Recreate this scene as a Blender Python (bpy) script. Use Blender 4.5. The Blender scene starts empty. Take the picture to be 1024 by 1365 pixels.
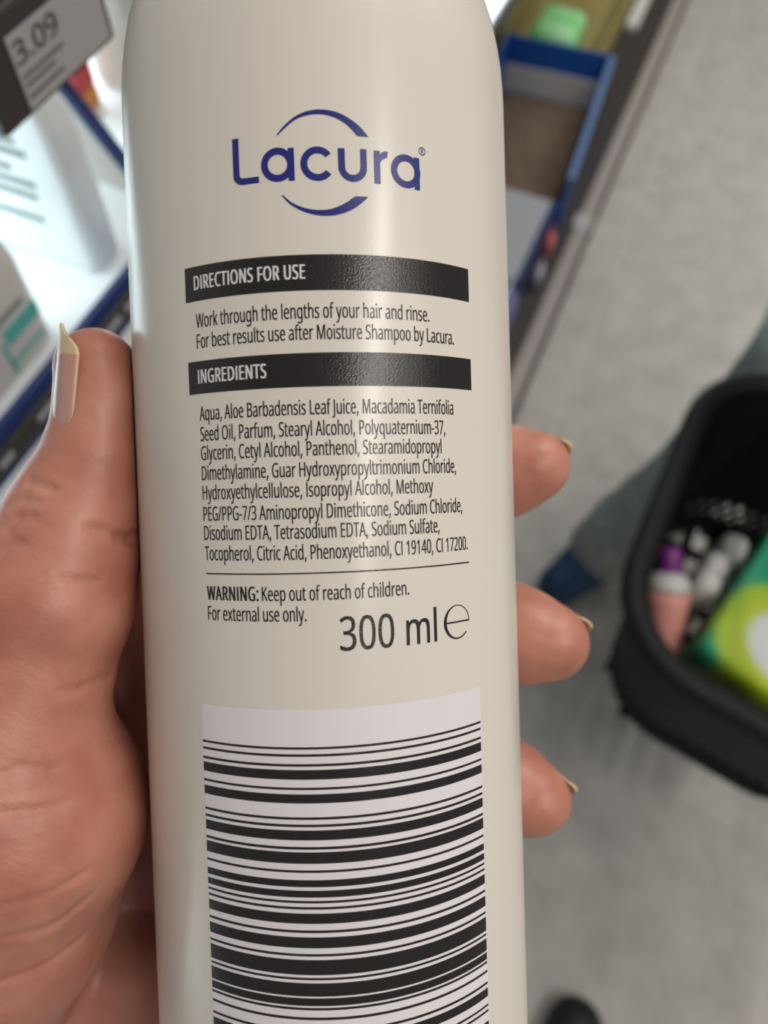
import bpy, bmesh, json, math, random
import numpy as np
from mathutils import Vector, Matrix
import openvdb as vdb

random.seed(4)
SC = bpy.context.scene
COL = SC.collection

# ------------------------------------------------------------------ camera
# world: X runs along the aisle, Y out of the shelves into the aisle, Z up.
av = np.array([.385, .796, .466]); av /= np.linalg.norm(av)
nv = np.array([.922, -.346, -.173]); nv -= av * (nv @ av); nv /= np.linalg.norm(nv)
uv_ = np.cross(av, nv)
R = np.array([av, nv, uv_])            # columns: camera right, camera up, view direction
CAM = np.array([0, 0, 1.4])
F = 1050.0

cd = bpy.data.cameras.new('camera')
cam = bpy.data.objects.new('camera', cd); COL.objects.link(cam)
FLIP = np.diag([1., -1., 1.])          # everything below is measured with Y mirrored; the last lines of the script turn it round
rt, up, fw = (Vector(FLIP @ R[:, i]) for i in range(3))
M = Matrix((rt, up, -fw)).transposed().to_4x4(); M.translation = Vector(FLIP @ CAM)
cam.matrix_world = M
cd.sensor_fit = 'HORIZONTAL'; cd.sensor_width = 24.0
cd.lens = F / 1024 * 24.0
cd.clip_start = .01; cd.clip_end = 60
cd.dof.use_dof = True; cd.dof.focus_distance = .112
cd.dof.aperture_fstop = cd.lens / 1.85
SC.camera = cam

# ------------------------------------------------------------------ light
SC.view_settings.view_transform = 'Standard'
SC.view_settings.look = 'None'
SC.view_settings.exposure = 0.0
SC.view_settings.gamma = 1.0
SC.view_settings.use_curve_mapping = False
w = bpy.data.worlds.new('store_ambience'); SC.world = w; w.use_nodes = True
bg = w.node_tree.nodes['Background']
bg.inputs[0].default_value = (1.0, .97, .93, 1); bg.inputs[1].default_value = .28

def area(name, loc, target, sx, sy, power, col=(1, 1, 1), xdir=None):
    l = bpy.data.lights.new(name, 'AREA'); l.shape = 'RECTANGLE'
    l.size, l.size_y, l.energy, l.color = sx, sy, power, col
    o = bpy.data.objects.new(name, l); COL.objects.link(o)
    z = (Vector(loc) - Vector(target)).normalized()
    x = Vector(xdir if xdir else (1, 0, 0)); x = (x - z * x.dot(z)).normalized()
    y = z.cross(x)
    m = Matrix((x, y, z)).transposed().to_4x4(); m.translation = Vector(loc)
    o.matrix_world = m
    return o

area('ceiling_strip_lamp', (-.12, 1.15, 3.0), (-.12, 1.15, 0), 1.3, .07, 21, (1, .95, .88))
area('ceiling_panel_lamp', (1.6, .35, 3.1), (1.6, .35, 0), 1.2, .6, 29, (1, .96, .9))
area('side_fill_light', (.3, 2.1, 3.0), (.3, 2.0, 0), 1.2, .8, 9, (1, .96, .9))  # added fill to brighten the near floor, no known fixture
area('ceiling_far_lamp', (3.4, 1.2, 3.1), (3.0, .6, 0), 1.4, .8, 30, (1, .96, .9))

# ------------------------------------------------------------------ materials
def mat(name, col, rough=.5, metal=0., spec=.5, sss=0., sssr=(1, .4, .2), emit=None, es=0., alpha=1., trans=0.):
    m = bpy.data.materials.new(name); m.use_nodes = True
    b = m.node_tree.nodes['Principled BSDF']
    b.inputs['Base Color'].default_value = (*col, 1)
    b.inputs['Roughness'].default_value = rough
    b.inputs['Metallic'].default_value = metal
    b.inputs['Specular IOR Level'].default_value = spec
    if sss:
        b.inputs['Subsurface Weight'].default_value = sss
        b.inputs['Subsurface Radius'].default_value = sssr
        b.inputs['Subsurface Scale'].default_value = .004
    if emit:
        b.inputs['Emission Color'].default_value = (*emit, 1)
        b.inputs['Emission Strength'].default_value = es
    if trans:
        b.inputs['Transmission Weight'].default_value = trans
    return m

def N(m, t, **kw):
    n = m.node_tree.nodes.new(t)
    for k, v in kw.items():
        if k in n.inputs: n.inputs[k].default_value = v
        else: setattr(n, k, v)
    return n
def L(m, a, b): m.node_tree.links.new(a, b)
def bsdf(m): return m.node_tree.nodes['Principled BSDF']

def mottle(m, c1, c2, scale, detail=4, bump=0., bscale=None, bdist=.001):
    """two-tone noise colour with an optional fine bump"""
    tc = N(m, 'ShaderNodeTexCoord')
    nz = N(m, 'ShaderNodeTexNoise', Scale=scale, Detail=detail)
    L(m, tc.outputs['Object'], nz.inputs['Vector'])
    rp = N(m, 'ShaderNodeValToRGB')
    rp.color_ramp.elements[0].position = .35; rp.color_ramp.elements[0].color = (*c1, 1)
    rp.color_ramp.elements[1].position = .65; rp.color_ramp.elements[1].color = (*c2, 1)
    L(m, nz.outputs['Fac'], rp.inputs['Fac']); L(m, rp.outputs['Color'], bsdf(m).inputs['Base Color'])
    if bump:
        n2 = N(m, 'ShaderNodeTexNoise', Scale=bscale or scale * 8, Detail=3)
        L(m, tc.outputs['Object'], n2.inputs['Vector'])
        bp = N(m, 'ShaderNodeBump', Strength=bump, Distance=bdist)
        L(m, n2.outputs['Fac'], bp.inputs['Height']); L(m, bp.outputs['Normal'], bsdf(m).inputs['Normal'])
    return m

M_bottle = mat('cream_plastic', (.67, .62, .55), .25, spec=.5)
M_ink = mat('black_ink', (.012, .010, .010), .26)
M_blueink = mat('blue_ink', (.014, .018, .17), .3)
M_white = mat('white_print', (.72, .68, .70), .3)
M_cap = mat('bottle_cap_plastic', (.70, .63, .52), .35)

# fine grain on the inked and bare plastic
for m_, st in ((M_bottle, .12), (M_ink, .6), (M_blueink, .2), (M_white, .05)):
    tc = N(m_, 'ShaderNodeTexCoord'); nz = N(m_, 'ShaderNodeTexNoise', Scale=4200., Detail=1)
    L(m_, tc.outputs['Object'], nz.inputs['Vector'])
    bp = N(m_, 'ShaderNodeBump', Strength=st, Distance=.00006)
    L(m_, nz.outputs['Fac'], bp.inputs['Height']); L(m_, bp.outputs['Normal'], bsdf(m_).inputs['Normal'])

# skin
M_skin = mat('skin', (.55, .25, .18), .42, spec=.4, sss=.25, sssr=(1., .35, .2))
bsdf(M_skin).inputs['Subsurface Scale'].default_value = .003
def skin_nodes(m, c1, c2):
    tc = N(m, 'ShaderNodeTexCoord')
    nz = N(m, 'ShaderNodeTexNoise', Scale=95., Detail=3)
    L(m, tc.outputs['Object'], nz.inputs['Vector'])
    rp = N(m, 'ShaderNodeValToRGB')
    rp.color_ramp.elements[0].position = .36; rp.color_ramp.elements[0].color = (*c1, 1)
    rp.color_ramp.elements[1].position = .66; rp.color_ramp.elements[1].color = (*c2, 1)
    L(m, nz.outputs['Fac'], rp.inputs['Fac']); L(m, rp.outputs['Color'], bsdf(m).inputs['Base Color'])
    mp = N(m, 'ShaderNodeMapping'); mp.inputs['Rotation'].default_value = (.3, .5, .6)
    mp.inputs['Scale'].default_value = (1, .35, .8)
    L(m, tc.outputs['Object'], mp.inputs['Vector'])
    v = N(m, 'ShaderNodeTexVoronoi', Scale=950.); v.feature = 'DISTANCE_TO_EDGE'
    L(m, mp.outputs['Vector'], v.inputs['Vector'])
    n2 = N(m, 'ShaderNodeTexNoise', Scale=420., Detail=4)
    L(m, mp.outputs['Vector'], n2.inputs['Vector'])
    b1 = N(m, 'ShaderNodeBump', Strength=.22, Distance=.0002); L(m, v.outputs['Distance'], b1.inputs['Height'])
    b2 = N(m, 'ShaderNodeBump', Strength=.35, Distance=.0005)
    L(m, n2.outputs['Fac'], b2.inputs['Height']); L(m, b1.outputs['Normal'], b2.inputs['Normal'])
    L(m, b2.outputs['Normal'], bsdf(m).inputs['Normal'])
skin_nodes(M_skin, (.40, .15, .105), (.50, .22, .158))
M_nail = mat('nail', (.52, .27, .22), .25, spec=.5, sss=.2)
M_nailedge = mat('nail_edge', (.62, .47, .28), .4)

# ------------------------------------------------------------------ mesh helpers
def link(name, me, m=None, parent=None, smooth=False):
    o = bpy.data.objects.new(name, me); COL.objects.link(o)
    if m is not None and not me.materials: me.materials.append(m)
    if smooth: me.polygons.foreach_set('use_smooth', [True] * len(me.polygons))
    if parent is not None: o.parent = parent
    return o
def pymesh(name, vs, fs, m=None, parent=None, smooth=False, fix=False):
    me = bpy.data.meshes.new(name); me.from_pydata([tuple(map(float, v)) for v in vs], [], fs); me.update()
    if fix:
        b = bmesh.new(); b.from_mesh(me); bmesh.ops.recalc_face_normals(b, faces=b.faces); b.to_mesh(me); b.free()
    return link(name, me, m, parent, smooth)
def root(name, loc, label, cat, group=None, rot=None):
    o = bpy.data.objects.new(name, None); COL.objects.link(o); o.empty_display_size = .02
    o.location = loc
    if rot: o.rotation_euler = rot
    return tag(o, label, cat, group)
def tag(o, label, cat, group=None):
    o['label'] = label; o['category'] = cat
    if group: o['group'] = group
    return o
def bm_obj(name, bm, m, parent=None, smooth=False, loc=None):
    bmesh.ops.recalc_face_normals(bm, faces=bm.faces)
    me = bpy.data.meshes.new(name); bm.to_mesh(me); bm.free()
    o = link(name, me, m, parent, smooth)
    if loc is not None: o.location = loc
    return o
def add_box(bm, lo, hi, bev=0., seg=2):
    b2 = bmesh.new(); bmesh.ops.create_cube(b2, size=1)
    c = [(lo[i] + hi[i]) / 2 for i in range(3)]; s = [hi[i] - lo[i] for i in range(3)]
    for v in b2.verts: v.co = Vector([c[i] + v.co[i] * s[i] for i in range(3)])
    if bev: bmesh.ops.bevel(b2, geom=list(b2.edges), offset=bev, segments=seg, affect='EDGES', profile=.5)
    merge(bm, b2)
def merge(bm, b2):
    t = bpy.data.meshes.new('t'); b2.to_mesh(t); b2.free(); bm.from_mesh(t); bpy.data.meshes.remove(t)
def box_obj(name, lo, hi, m, parent=None, bev=0., loc=None, seg=2):
    bm = bmesh.new(); add_box(bm, lo, hi, bev, seg); return bm_obj(name, bm, m, parent, False, loc)
def add_tube(bm, pts, r, seg=10, closed=False):
    pts = [Vector(p) for p in pts]; n = len(pts)
    rs = r if isinstance(r, (list, tuple)) else [r] * n
    rings = []; prev = None
    for i, p in enumerate(pts):
        if closed: d = (pts[(i + 1) % n] - pts[i - 1]).normalized()
        else: d = (pts[min(i + 1, n - 1)] - pts[max(i - 1, 0)]).normalized()
        if prev is None:
            x = d.orthogonal().normalized()
        else:
            x = (prev - d * prev.dot(d)).normalized()
        prev = x; y = d.cross(x)
        rings.append([bm.verts.new(p + (x * math.cos(2 * math.pi * k / seg) + y * math.sin(2 * math.pi * k / seg)) * rs[i]) for k in range(seg)])
    for i in range(n if closed else n - 1):
        a, b = rings[i], rings[(i + 1) % n]
        for k in range(seg): bm.faces.new((a[k], a[(k + 1) % seg], b[(k + 1) % seg], b[k]))
    if not closed:
        bm.faces.new(rings[0]); bm.faces.new(rings[-1])
def add_lathe(bm, prof, seg=48, sx=1., sy=1., cap=True):
    rings = []
    for (r, z) in prof:
        rings.append([bm.verts.new((r * sx * math.cos(2 * math.pi * k / seg), r * sy * math.sin(2 * math.pi * k / seg), z)) for k in range(seg)])
    for a, b in zip(rings, rings[1:]):
        for k in range(seg): bm.faces.new((a[k], a[(k + 1) % seg], b[(k + 1) % seg], b[k]))
    if cap: bm.faces.new(rings[0]); bm.faces.new(rings[-1])
def rrect(sx, sy, r, n=6):
    out = []
    for cx, cy, a0 in ((sx - r, sy - r, 0), (-sx + r, sy - r, 90), (-sx + r, -sy + r, 180), (sx - r, -sy + r, 270)):
        for k in range(n + 1):
            a = math.radians(a0 + 90 * k / n); out.append((cx + r * math.cos(a), cy + r * math.sin(a)))
    return out
def add_loft(bm, secs):
    """secs: list of (z, half_x, half_y, corner_radius, offset_x, offset_y)"""
    rings = []
    for (z, hx, hy, cr, ox, oy) in secs:
        rings.append([bm.verts.new((x + ox, y + oy, z)) for x, y in rrect(hx, hy, min(cr, hx * .999, hy * .999))])
    for a, b in zip(rings, rings[1:]):
        n = len(a)
        for k in range(n): bm.faces.new((a[k], a[(k + 1) % n], b[(k + 1) % n], b[k]))
    bm.faces.new(rings[0]); bm.faces.new(rings[-1])

# letter outlines (advance, closed outlines) in 1/1000 em
GLYPH = json.loads(r'''{" ":[175,[]],",":[180,[[28,-87,47,-3,61,78,124,78,129,71,104,-8,71,-87]]],"-":[216,[[27,154,27,206,189,206,189,154]]],".":[180,[[89,-9,60,1,51,15,48,36,51,57,60,71,89,81,119,71,129,57,132,36,129,15,119,1]]],"/":[250,[[7,0,185,480,243,480,64,0]]],"0":[384,[[191,-7,153,-3,121,10,93,30,72,59,55,95,43,137,35,186,33,240,34,278,37,313,42,344,49,373,69,422,99,458,140,480,191,487,229,483,262,471,289,450,312,422,329,386,341,344,349,296,351,240,350,203,347,169,342,137,335,108,314,59,284,23,243,1],[191,44,237,56,268,92,278,120,286,154,290,194,291,240,290,286,286,326,278,360,268,388,237,424,191,437,145,424,115,388,105,360,98,326,93,286,92,240,93,194,98,154,105,120,115,93,145,56]]],"1":[384,[[181,0,181,335,181,381,183,418,164,400,142,381,91,339,60,379,189,480,238,480,238,0]]],"2":[384,[[32,0,32,49,158,176,219,240,257,296,266,324,269,355,263,390,246,415,219,431,185,436,152,433,123,424,69,390,38,430,102,470,141,482,185,486,245,478,291,452,320,412,330,359,326,322,314,288,271,224,207,155,107,56,107,54,349,54,349,0]]],"3":[384,[[162,-7,92,-1,30,19,30,75,95,51,163,43,218,49,256,68,277,98,284,138,275,176,249,202,206,217,150,222,103,222,103,273,150,273,202,279,240,298,263,326,271,363,265,394,247,417,219,432,183,437,147,434,117,425,62,396,33,437,96,471,137,483,183,486,248,478,294,453,322,415,331,367,324,324,304,290,273,267,232,253,232,250,282,237,318,214,339,179,346,136,341,97,326,62,302,33,266,11,220,-2]]],"4":[384,[[244,0,244,109,14,109,14,159,240,482,301,482,301,162,371,162,371,109,301,109,301,0],[72,162,244,162,244,313,245,372,247,419,244,419,231,392,216,367]]],"7":[384,[[91,0,288,426,30,426,30,480,351,480,351,434,156,0]]],"9":[384,[[129,-7,98,-5,69,0,69,50,128,42,171,46,205,57,233,75,254,99,269,128,280,161,289,235,285,235,267,214,243,196,211,183,171,179,115,189,72,217,43,263,34,324,38,371,53,411,76,443,106,467,143,481,187,486,230,480,269,463,302,434,328,393,337,368,344,340,348,309,349,275,340,173,327,125,307,82,279,46,240,17,191,-1],[184,226,214,229,240,239,261,254,276,272,286,292,289,314,278,371,264,397,244,418,218,432,187,437,149,430,119,409,99,374,92,325,98,284,115,252,143,232]]],":":[180,[[89,278,60,289,51,303,48,324,51,345,60,359,89,369,119,359,129,345,132,324,129,303,119,289],[89,-9,60,1,51,15,48,36,51,57,60,71,89,81,119,71,129,57,132,36,129,15,119,1]]],"A":[429,[[0,0,187,482,242,482,428,0,366,0,308,148,118,148,61,0],[138,202,290,202,236,347,230,367,221,396,214,419,203,378,193,347]]],"B":[437,[[65,0,65,480,202,480,244,478,281,473,312,465,338,453,373,417,384,361,378,322,361,290,332,268,293,255,293,251,348,234,369,218,386,197,397,170,400,136,389,79,356,36,331,20,303,9,270,2,234,0],[126,275,214,275,266,280,299,295,316,320,322,354,315,388,294,411,258,424,205,428,126,428],[126,51,222,51,276,57,311,76,330,105,336,141,329,175,310,202,274,219,218,225,126,225]]],"C":[424,[[261,-7,226,-5,194,1,165,10,139,24,96,60,65,109,55,139,47,170,42,204,41,240,43,276,48,309,56,340,67,368,100,418,146,455,173,469,203,478,236,484,271,486,308,484,342,479,374,470,404,458,379,407,330,425,271,433,234,430,202,420,173,404,149,381,130,353,116,320,108,282,105,240,107,197,115,160,128,127,146,98,169,76,198,59,231,50,270,46,330,52,385,65,385,13,329,-2]]],"D":[490,[[65,0,65,480,213,480,248,478,281,473,311,464,338,453,385,419,420,374,433,346,442,315,447,282,449,244,445,187,433,138,412,96,383,61,347,35,304,15,255,4,199,0],[126,52,191,52,276,64,337,99,373,159,385,242,383,287,374,326,359,358,338,383,312,403,281,417,245,425,204,428,126,428]]],"E":[373,[[65,0,65,480,333,480,333,426,126,426,126,277,321,277,321,224,126,224,126,53,333,53,333,0]]],"F":[349,[[65,0,65,480,333,480,333,426,126,426,126,257,320,257,320,203,126,203,126,0]]],"G":[489,[[271,-7,235,-5,202,1,172,10,145,23,100,59,67,108,56,137,48,169,43,203,41,240,43,276,48,310,58,341,71,370,87,396,107,419,129,439,155,456,185,469,217,479,252,484,289,486,366,479,433,458,410,406,352,425,286,433,245,430,210,420,178,404,152,381,131,353,116,320,107,282,104,240,109,186,123,139,146,100,181,70,226,52,285,46,338,49,379,57,379,199,273,199,273,253,439,253,439,18,361,-1]]],"H":[498,[[65,0,65,480,126,480,126,277,371,277,371,480,432,480,432,0,371,0,371,224,126,224,126,0]]],"I":[228,[[27,0,27,35,83,48,83,431,27,445,27,480,200,480,200,445,144,431,144,48,200,35,200,0]]],"J":[183,[[-3,-128,-31,-125,-52,-119,-52,-68,-30,-73,-4,-75,28,-68,52,-44,62,3,62,480,122,480,122,7,114,-53,88,-95,48,-119]]],"K":[416,[[65,0,65,480,126,480,126,243,167,289,208,334,338,480,408,480,218,271,416,0,345,0,175,229,126,186,126,0]]],"L":[352,[[65,0,65,480,126,480,126,54,335,54,335,0]]],"M":[609,[[65,0,65,480,154,480,302,87,305,87,455,480,544,480,544,0,484,0,484,295,486,364,489,420,486,420,326,0,277,0,119,420,116,420,120,364,121,291,121,0]]],"N":[510,[[65,0,65,480,135,480,391,83,394,83,392,115,390,162,389,209,389,480,445,480,445,0,375,0,118,398,116,398,119,340,121,268,121,0]]],"O":[525,[[263,-7,227,-5,194,1,165,11,139,24,96,61,65,111,55,140,47,171,42,205,41,241,42,277,47,310,55,341,65,370,96,419,139,456,165,470,195,479,227,485,263,487,298,485,329,479,358,470,384,456,427,420,458,370,469,341,477,310,482,277,484,240,482,204,477,171,469,139,458,110,427,61,384,24,358,11,329,1,297,-5],[263,46,301,49,333,59,361,75,382,98,399,126,410,159,417,198,420,240,417,283,410,321,399,354,382,382,361,405,334,421,301,431,263,434,225,431,193,421,165,405,143,382,126,354,114,321,107,283,105,240,107,198,114,159,126,126,143,98,165,75,192,59,225,49]]],"P":[406,[[65,0,65,480,192,480,236,477,273,470,304,459,329,443,361,398,372,338,368,300,354,264,330,233,294,208,245,192,181,187,126,187,126,0],[126,238,174,238,234,244,276,261,301,290,310,336,302,376,280,405,242,422,187,428,126,428]]],"R":[418,[[65,0,65,480,197,480,239,477,275,471,305,460,329,446,361,403,372,343,369,308,358,279,342,256,322,239,276,215,408,0,337,0,221,198,126,198,126,0],[126,249,197,249,248,255,283,272,303,301,310,340,303,381,281,407,245,422,194,427,126,427]]],"S":[369,[[166,-7,91,-1,34,16,34,74,94,54,169,46,216,51,249,66,270,91,277,123,267,163,232,192,164,222,110,246,72,276,48,314,40,364,45,400,60,429,83,454,114,471,151,483,193,486,266,479,326,459,307,408,253,426,192,433,153,428,124,414,107,392,101,363,111,323,144,294,206,267,278,233,303,214,322,191,333,163,337,128,326,72,291,29,266,13,236,2,203,-4]]],"T":[373,[[156,0,156,426,7,426,7,480,366,480,366,426,217,426,217,0]]],"U":[491,[[243,-7,201,-4,164,5,133,21,107,42,87,68,72,98,63,133,60,171,60,480,121,480,121,169,129,117,152,78,191,54,246,46,303,54,341,80,363,120,370,169,370,480,430,480,430,169,425,122,410,80,384,44,348,16,301,-1]]],"W":[625,[[135,0,8,480,71,480,146,187,160,127,169,73,179,130,194,190,279,480,341,480,429,188,445,127,455,73,465,127,479,187,553,480,616,480,488,0,427,0,334,314,323,353,314,388,310,409,303,372,287,312,196,0]]],"a":[377,[[144,-7,100,0,63,19,39,52,31,100,41,148,73,183,97,196,127,206,162,212,203,215,265,217,265,238,260,277,245,301,222,314,190,318,136,310,89,291,71,335,126,357,193,366,251,359,291,337,314,300,322,245,322,0,279,0,268,51,265,51,241,25,216,7,185,-3],[158,41,200,47,234,66,256,98,264,144,264,176,211,174,154,167,118,152,98,130,92,99,97,73,110,55,132,44]]],"b":[413,[[228,-7,189,-3,158,9,134,26,116,46,111,46,99,0,57,0,57,510,116,510,116,386,115,344,113,312,116,312,134,333,158,351,189,362,228,366,288,354,335,319,353,293,366,261,374,223,376,180,374,137,366,99,353,67,335,40,288,5],[219,42,261,51,291,78,309,121,315,181,309,240,291,283,260,308,218,317,169,309,138,284,122,242,116,182,116,179,122,121,138,78,169,51]]],"c":[322,[[201,-7,156,-2,117,13,83,38,58,73,42,120,37,178,42,238,59,286,85,322,119,347,160,362,206,367,259,361,300,347,282,298,244,310,204,315,158,306,125,281,105,238,98,179,105,121,124,79,156,53,201,44,253,50,294,65,294,13,254,-2]]],"d":[413,[[185,-7,124,5,77,40,60,66,47,98,39,136,37,179,39,223,47,261,60,293,78,319,125,355,185,367,223,363,254,351,297,314,301,314,299,339,297,367,297,510,356,510,356,0,308,0,300,48,297,48,278,27,254,9,223,-3],[194,42,243,50,274,74,292,113,298,168,298,179,292,238,275,282,244,309,193,318,152,308,122,280,104,235,98,178,104,121,122,78,152,51]]],"e":[379,[[210,-7,162,-2,120,14,85,40,59,76,42,122,37,177,42,232,57,279,81,316,112,344,151,361,196,367,239,362,276,347,305,322,327,290,340,250,345,204,345,169,98,169,107,115,129,76,165,52,213,44,274,50,328,69,328,17,274,-1],[99,216,283,216,277,257,262,290,234,311,195,318,158,312,129,291,109,259]]],"f":[231,[[73,0,73,314,10,314,10,342,73,362,73,383,81,443,104,483,141,506,190,514,229,510,260,502,244,455,220,462,191,465,165,460,147,446,136,420,132,383,132,360,223,360,223,314,132,314,132,0]]],"g":[413,[[195,-161,157,-160,123,-155,92,-148,65,-138,65,-84,93,-96,125,-105,160,-110,198,-112,240,-105,271,-85,291,-53,298,-11,298,3,298,27,300,48,297,48,276,24,251,7,221,-3,185,-7,123,6,76,42,59,69,47,101,39,138,37,179,39,220,47,256,59,288,76,316,123,354,185,367,219,363,249,353,275,336,298,312,301,312,309,360,356,360,356,-6,353,-42,346,-74,334,-100,317,-122,294,-139,267,-151,233,-159],[194,42,241,49,273,71,292,109,298,165,298,179,292,243,273,285,240,309,193,317,153,308,123,281,104,237,98,179,104,120,123,77,153,50]]],"h":[415,[[57,0,57,510,116,510,116,361,113,310,117,310,137,334,164,352,195,362,229,366,287,358,328,335,352,294,361,234,361,0,302,0,302,230,282,295,222,317,171,309,139,283,122,242,116,186,116,0]]],"i":[173,[[87,420,62,429,55,441,52,457,55,474,62,486,87,495,111,486,119,474,122,457,119,441,111,429],[57,0,57,360,116,360,116,0]]],"k":[359,[[57,0,57,510,116,510,116,244,115,216,113,185,116,185,128,201,144,221,158,238,273,360,343,360,197,206,353,0,281,0,156,168,116,132,116,0]]],"l":[173,[[57,0,57,510,116,510,116,0]]],"m":[628,[[57,0,57,360,105,360,113,311,117,311,137,336,162,353,192,363,223,367,262,363,293,352,317,333,333,306,336,306,358,333,386,352,418,363,452,367,505,359,543,335,566,295,574,234,574,0,515,0,515,232,497,296,442,317,397,309,367,287,350,250,345,199,345,0,286,0,286,232,268,296,212,317,166,309,137,283,121,242,116,187,116,0]]],"n":[415,[[57,0,57,360,105,360,113,311,117,311,138,336,165,353,197,363,230,367,287,359,328,335,352,295,361,234,361,0,302,0,302,230,282,295,222,317,171,309,139,283,122,242,116,187,116,0]]],"o":[406,[[202,-7,157,-1,117,15,84,42,58,79,42,125,37,181,40,223,48,260,62,292,82,318,106,339,135,355,168,364,204,367,250,361,290,345,324,318,349,282,365,236,370,181,367,139,359,101,345,69,325,42,300,21,271,6,239,-4],[203,42,251,52,283,80,303,123,309,181,303,238,283,281,251,308,203,317,155,308,123,281,104,238,98,181,104,123,123,80,156,52]]],"p":[413,[[57,-161,57,360,105,360,113,311,116,311,135,333,158,351,189,363,228,367,288,355,335,320,353,294,366,262,374,224,376,181,374,137,366,100,353,68,335,41,288,5,228,-7,190,-3,159,9,116,46,112,46,115,17,116,-13,116,-161],[219,42,249,47,273,60,291,82,305,110,315,181,309,237,291,280,261,308,218,317,171,309,140,286,123,247,116,192,116,181,122,122,138,78,169,51]]],"q":[413,[[297,-161,297,-7,298,21,300,48,296,48,278,27,254,9,222,-3,183,-7,124,5,78,40,60,66,47,98,39,136,37,179,40,223,47,261,60,293,78,319,126,355,185,367,224,363,255,351,279,333,298,311,300,311,309,360,356,360,356,-161],[195,42,242,50,274,73,291,112,298,167,298,179,292,239,275,282,243,309,193,318,151,308,122,280,104,235,98,178,104,121,122,78,152,51]]],"r":[277,[[57,0,57,360,105,360,112,294,115,294,135,322,160,345,190,361,225,367,247,366,267,363,260,308,241,312,221,313,194,309,169,298,147,280,131,256,120,226,116,192,116,0]]],"s":[322,[[148,-7,83,-1,35,16,35,70,87,50,149,41,188,45,214,55,229,72,234,94,227,118,200,140,146,164,86,191,48,223,38,244,34,271,44,312,72,342,115,360,169,367,231,360,284,343,264,296,216,312,165,318,133,315,110,307,95,293,91,275,99,249,129,229,183,206,242,180,279,147,288,126,291,99,282,53,253,20,207,0]]],"t":[242,[[167,-7,115,3,94,16,77,37,65,66,62,105,62,314,11,314,11,343,62,366,86,443,121,443,121,360,225,360,225,314,121,314,121,106,125,77,137,57,155,46,177,42,205,44,228,49,228,4,201,-4]]],"u":[415,[[184,-7,127,1,86,25,61,65,53,124,53,360,113,360,113,128,133,64,193,42,243,51,276,76,293,117,299,173,299,360,358,360,358,0,310,0,301,48,298,48,277,23,250,6,218,-3]]],"x":[355,[[12,0,142,184,18,360,85,360,178,224,270,360,336,360,212,184,343,0,276,0,178,144,79,0]]],"y":[343,[[56,-161,28,-160,7,-156,7,-109,25,-111,47,-113,75,-108,97,-95,114,-75,127,-49,146,-1,1,360,64,360,142,155,160,104,172,57,175,57,187,101,206,156,279,360,343,360,187,-50,166,-96,139,-131,103,-154]]]}''')
GLYPH['I'] = [191, [[65, 0, 65, 480, 126, 480, 126, 0]]]
def line_mesh(body, width, cap, bold):
    """one line of lettering as a flat mesh, fitted to a width and a capital height"""
    pen = 0; outl = []
    for ch in body:
        adv, sp = GLYPH[ch]
        for q in sp: outl.append([(pen + q[i], q[i + 1]) for i in range(0, len(q), 2)])
        pen += adv + (34 if bold > .05 else 0)
    x0 = min(p[0] for o in outl for p in o); x1 = max(p[0] for o in outl for p in o)
    sx = width / (x1 - x0); sy = cap / 480.
    c = bpy.data.curves.new('t', 'CURVE'); c.dimensions = '2D'; c.fill_mode = 'FRONT'
    for o in outl:
        sp = c.splines.new('POLY'); sp.points.add(len(o) - 1); sp.use_cyclic_u = True
        for pt, (a, b) in zip(sp.points, o): pt.co = ((a - x0) * sx, b * sy, 0, 1)
    ob = bpy.data.objects.new('t', c); COL.objects.link(ob)
    dg = bpy.context.evaluated_depsgraph_get(); dg.update()
    me = bpy.data.meshes.new_from_object(ob.evaluated_get(dg)); bpy.data.objects.remove(ob); bpy.data.curves.remove(c)
    vs, fs = [], []
    for dx in ((-bold, 0, bold) if bold > .05 else (-bold, bold)):      # heavier strokes
        b = len(vs); vs += [(v.co.x + dx, v.co.y, 0) for v in me.vertices]; fs += [tuple(b + i for i in p.vertices) for p in me.polygons]
    bpy.data.meshes.remove(me); me = bpy.data.meshes.new('t'); me.from_pydata(vs, [], fs); me.update()
    return me

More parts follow.
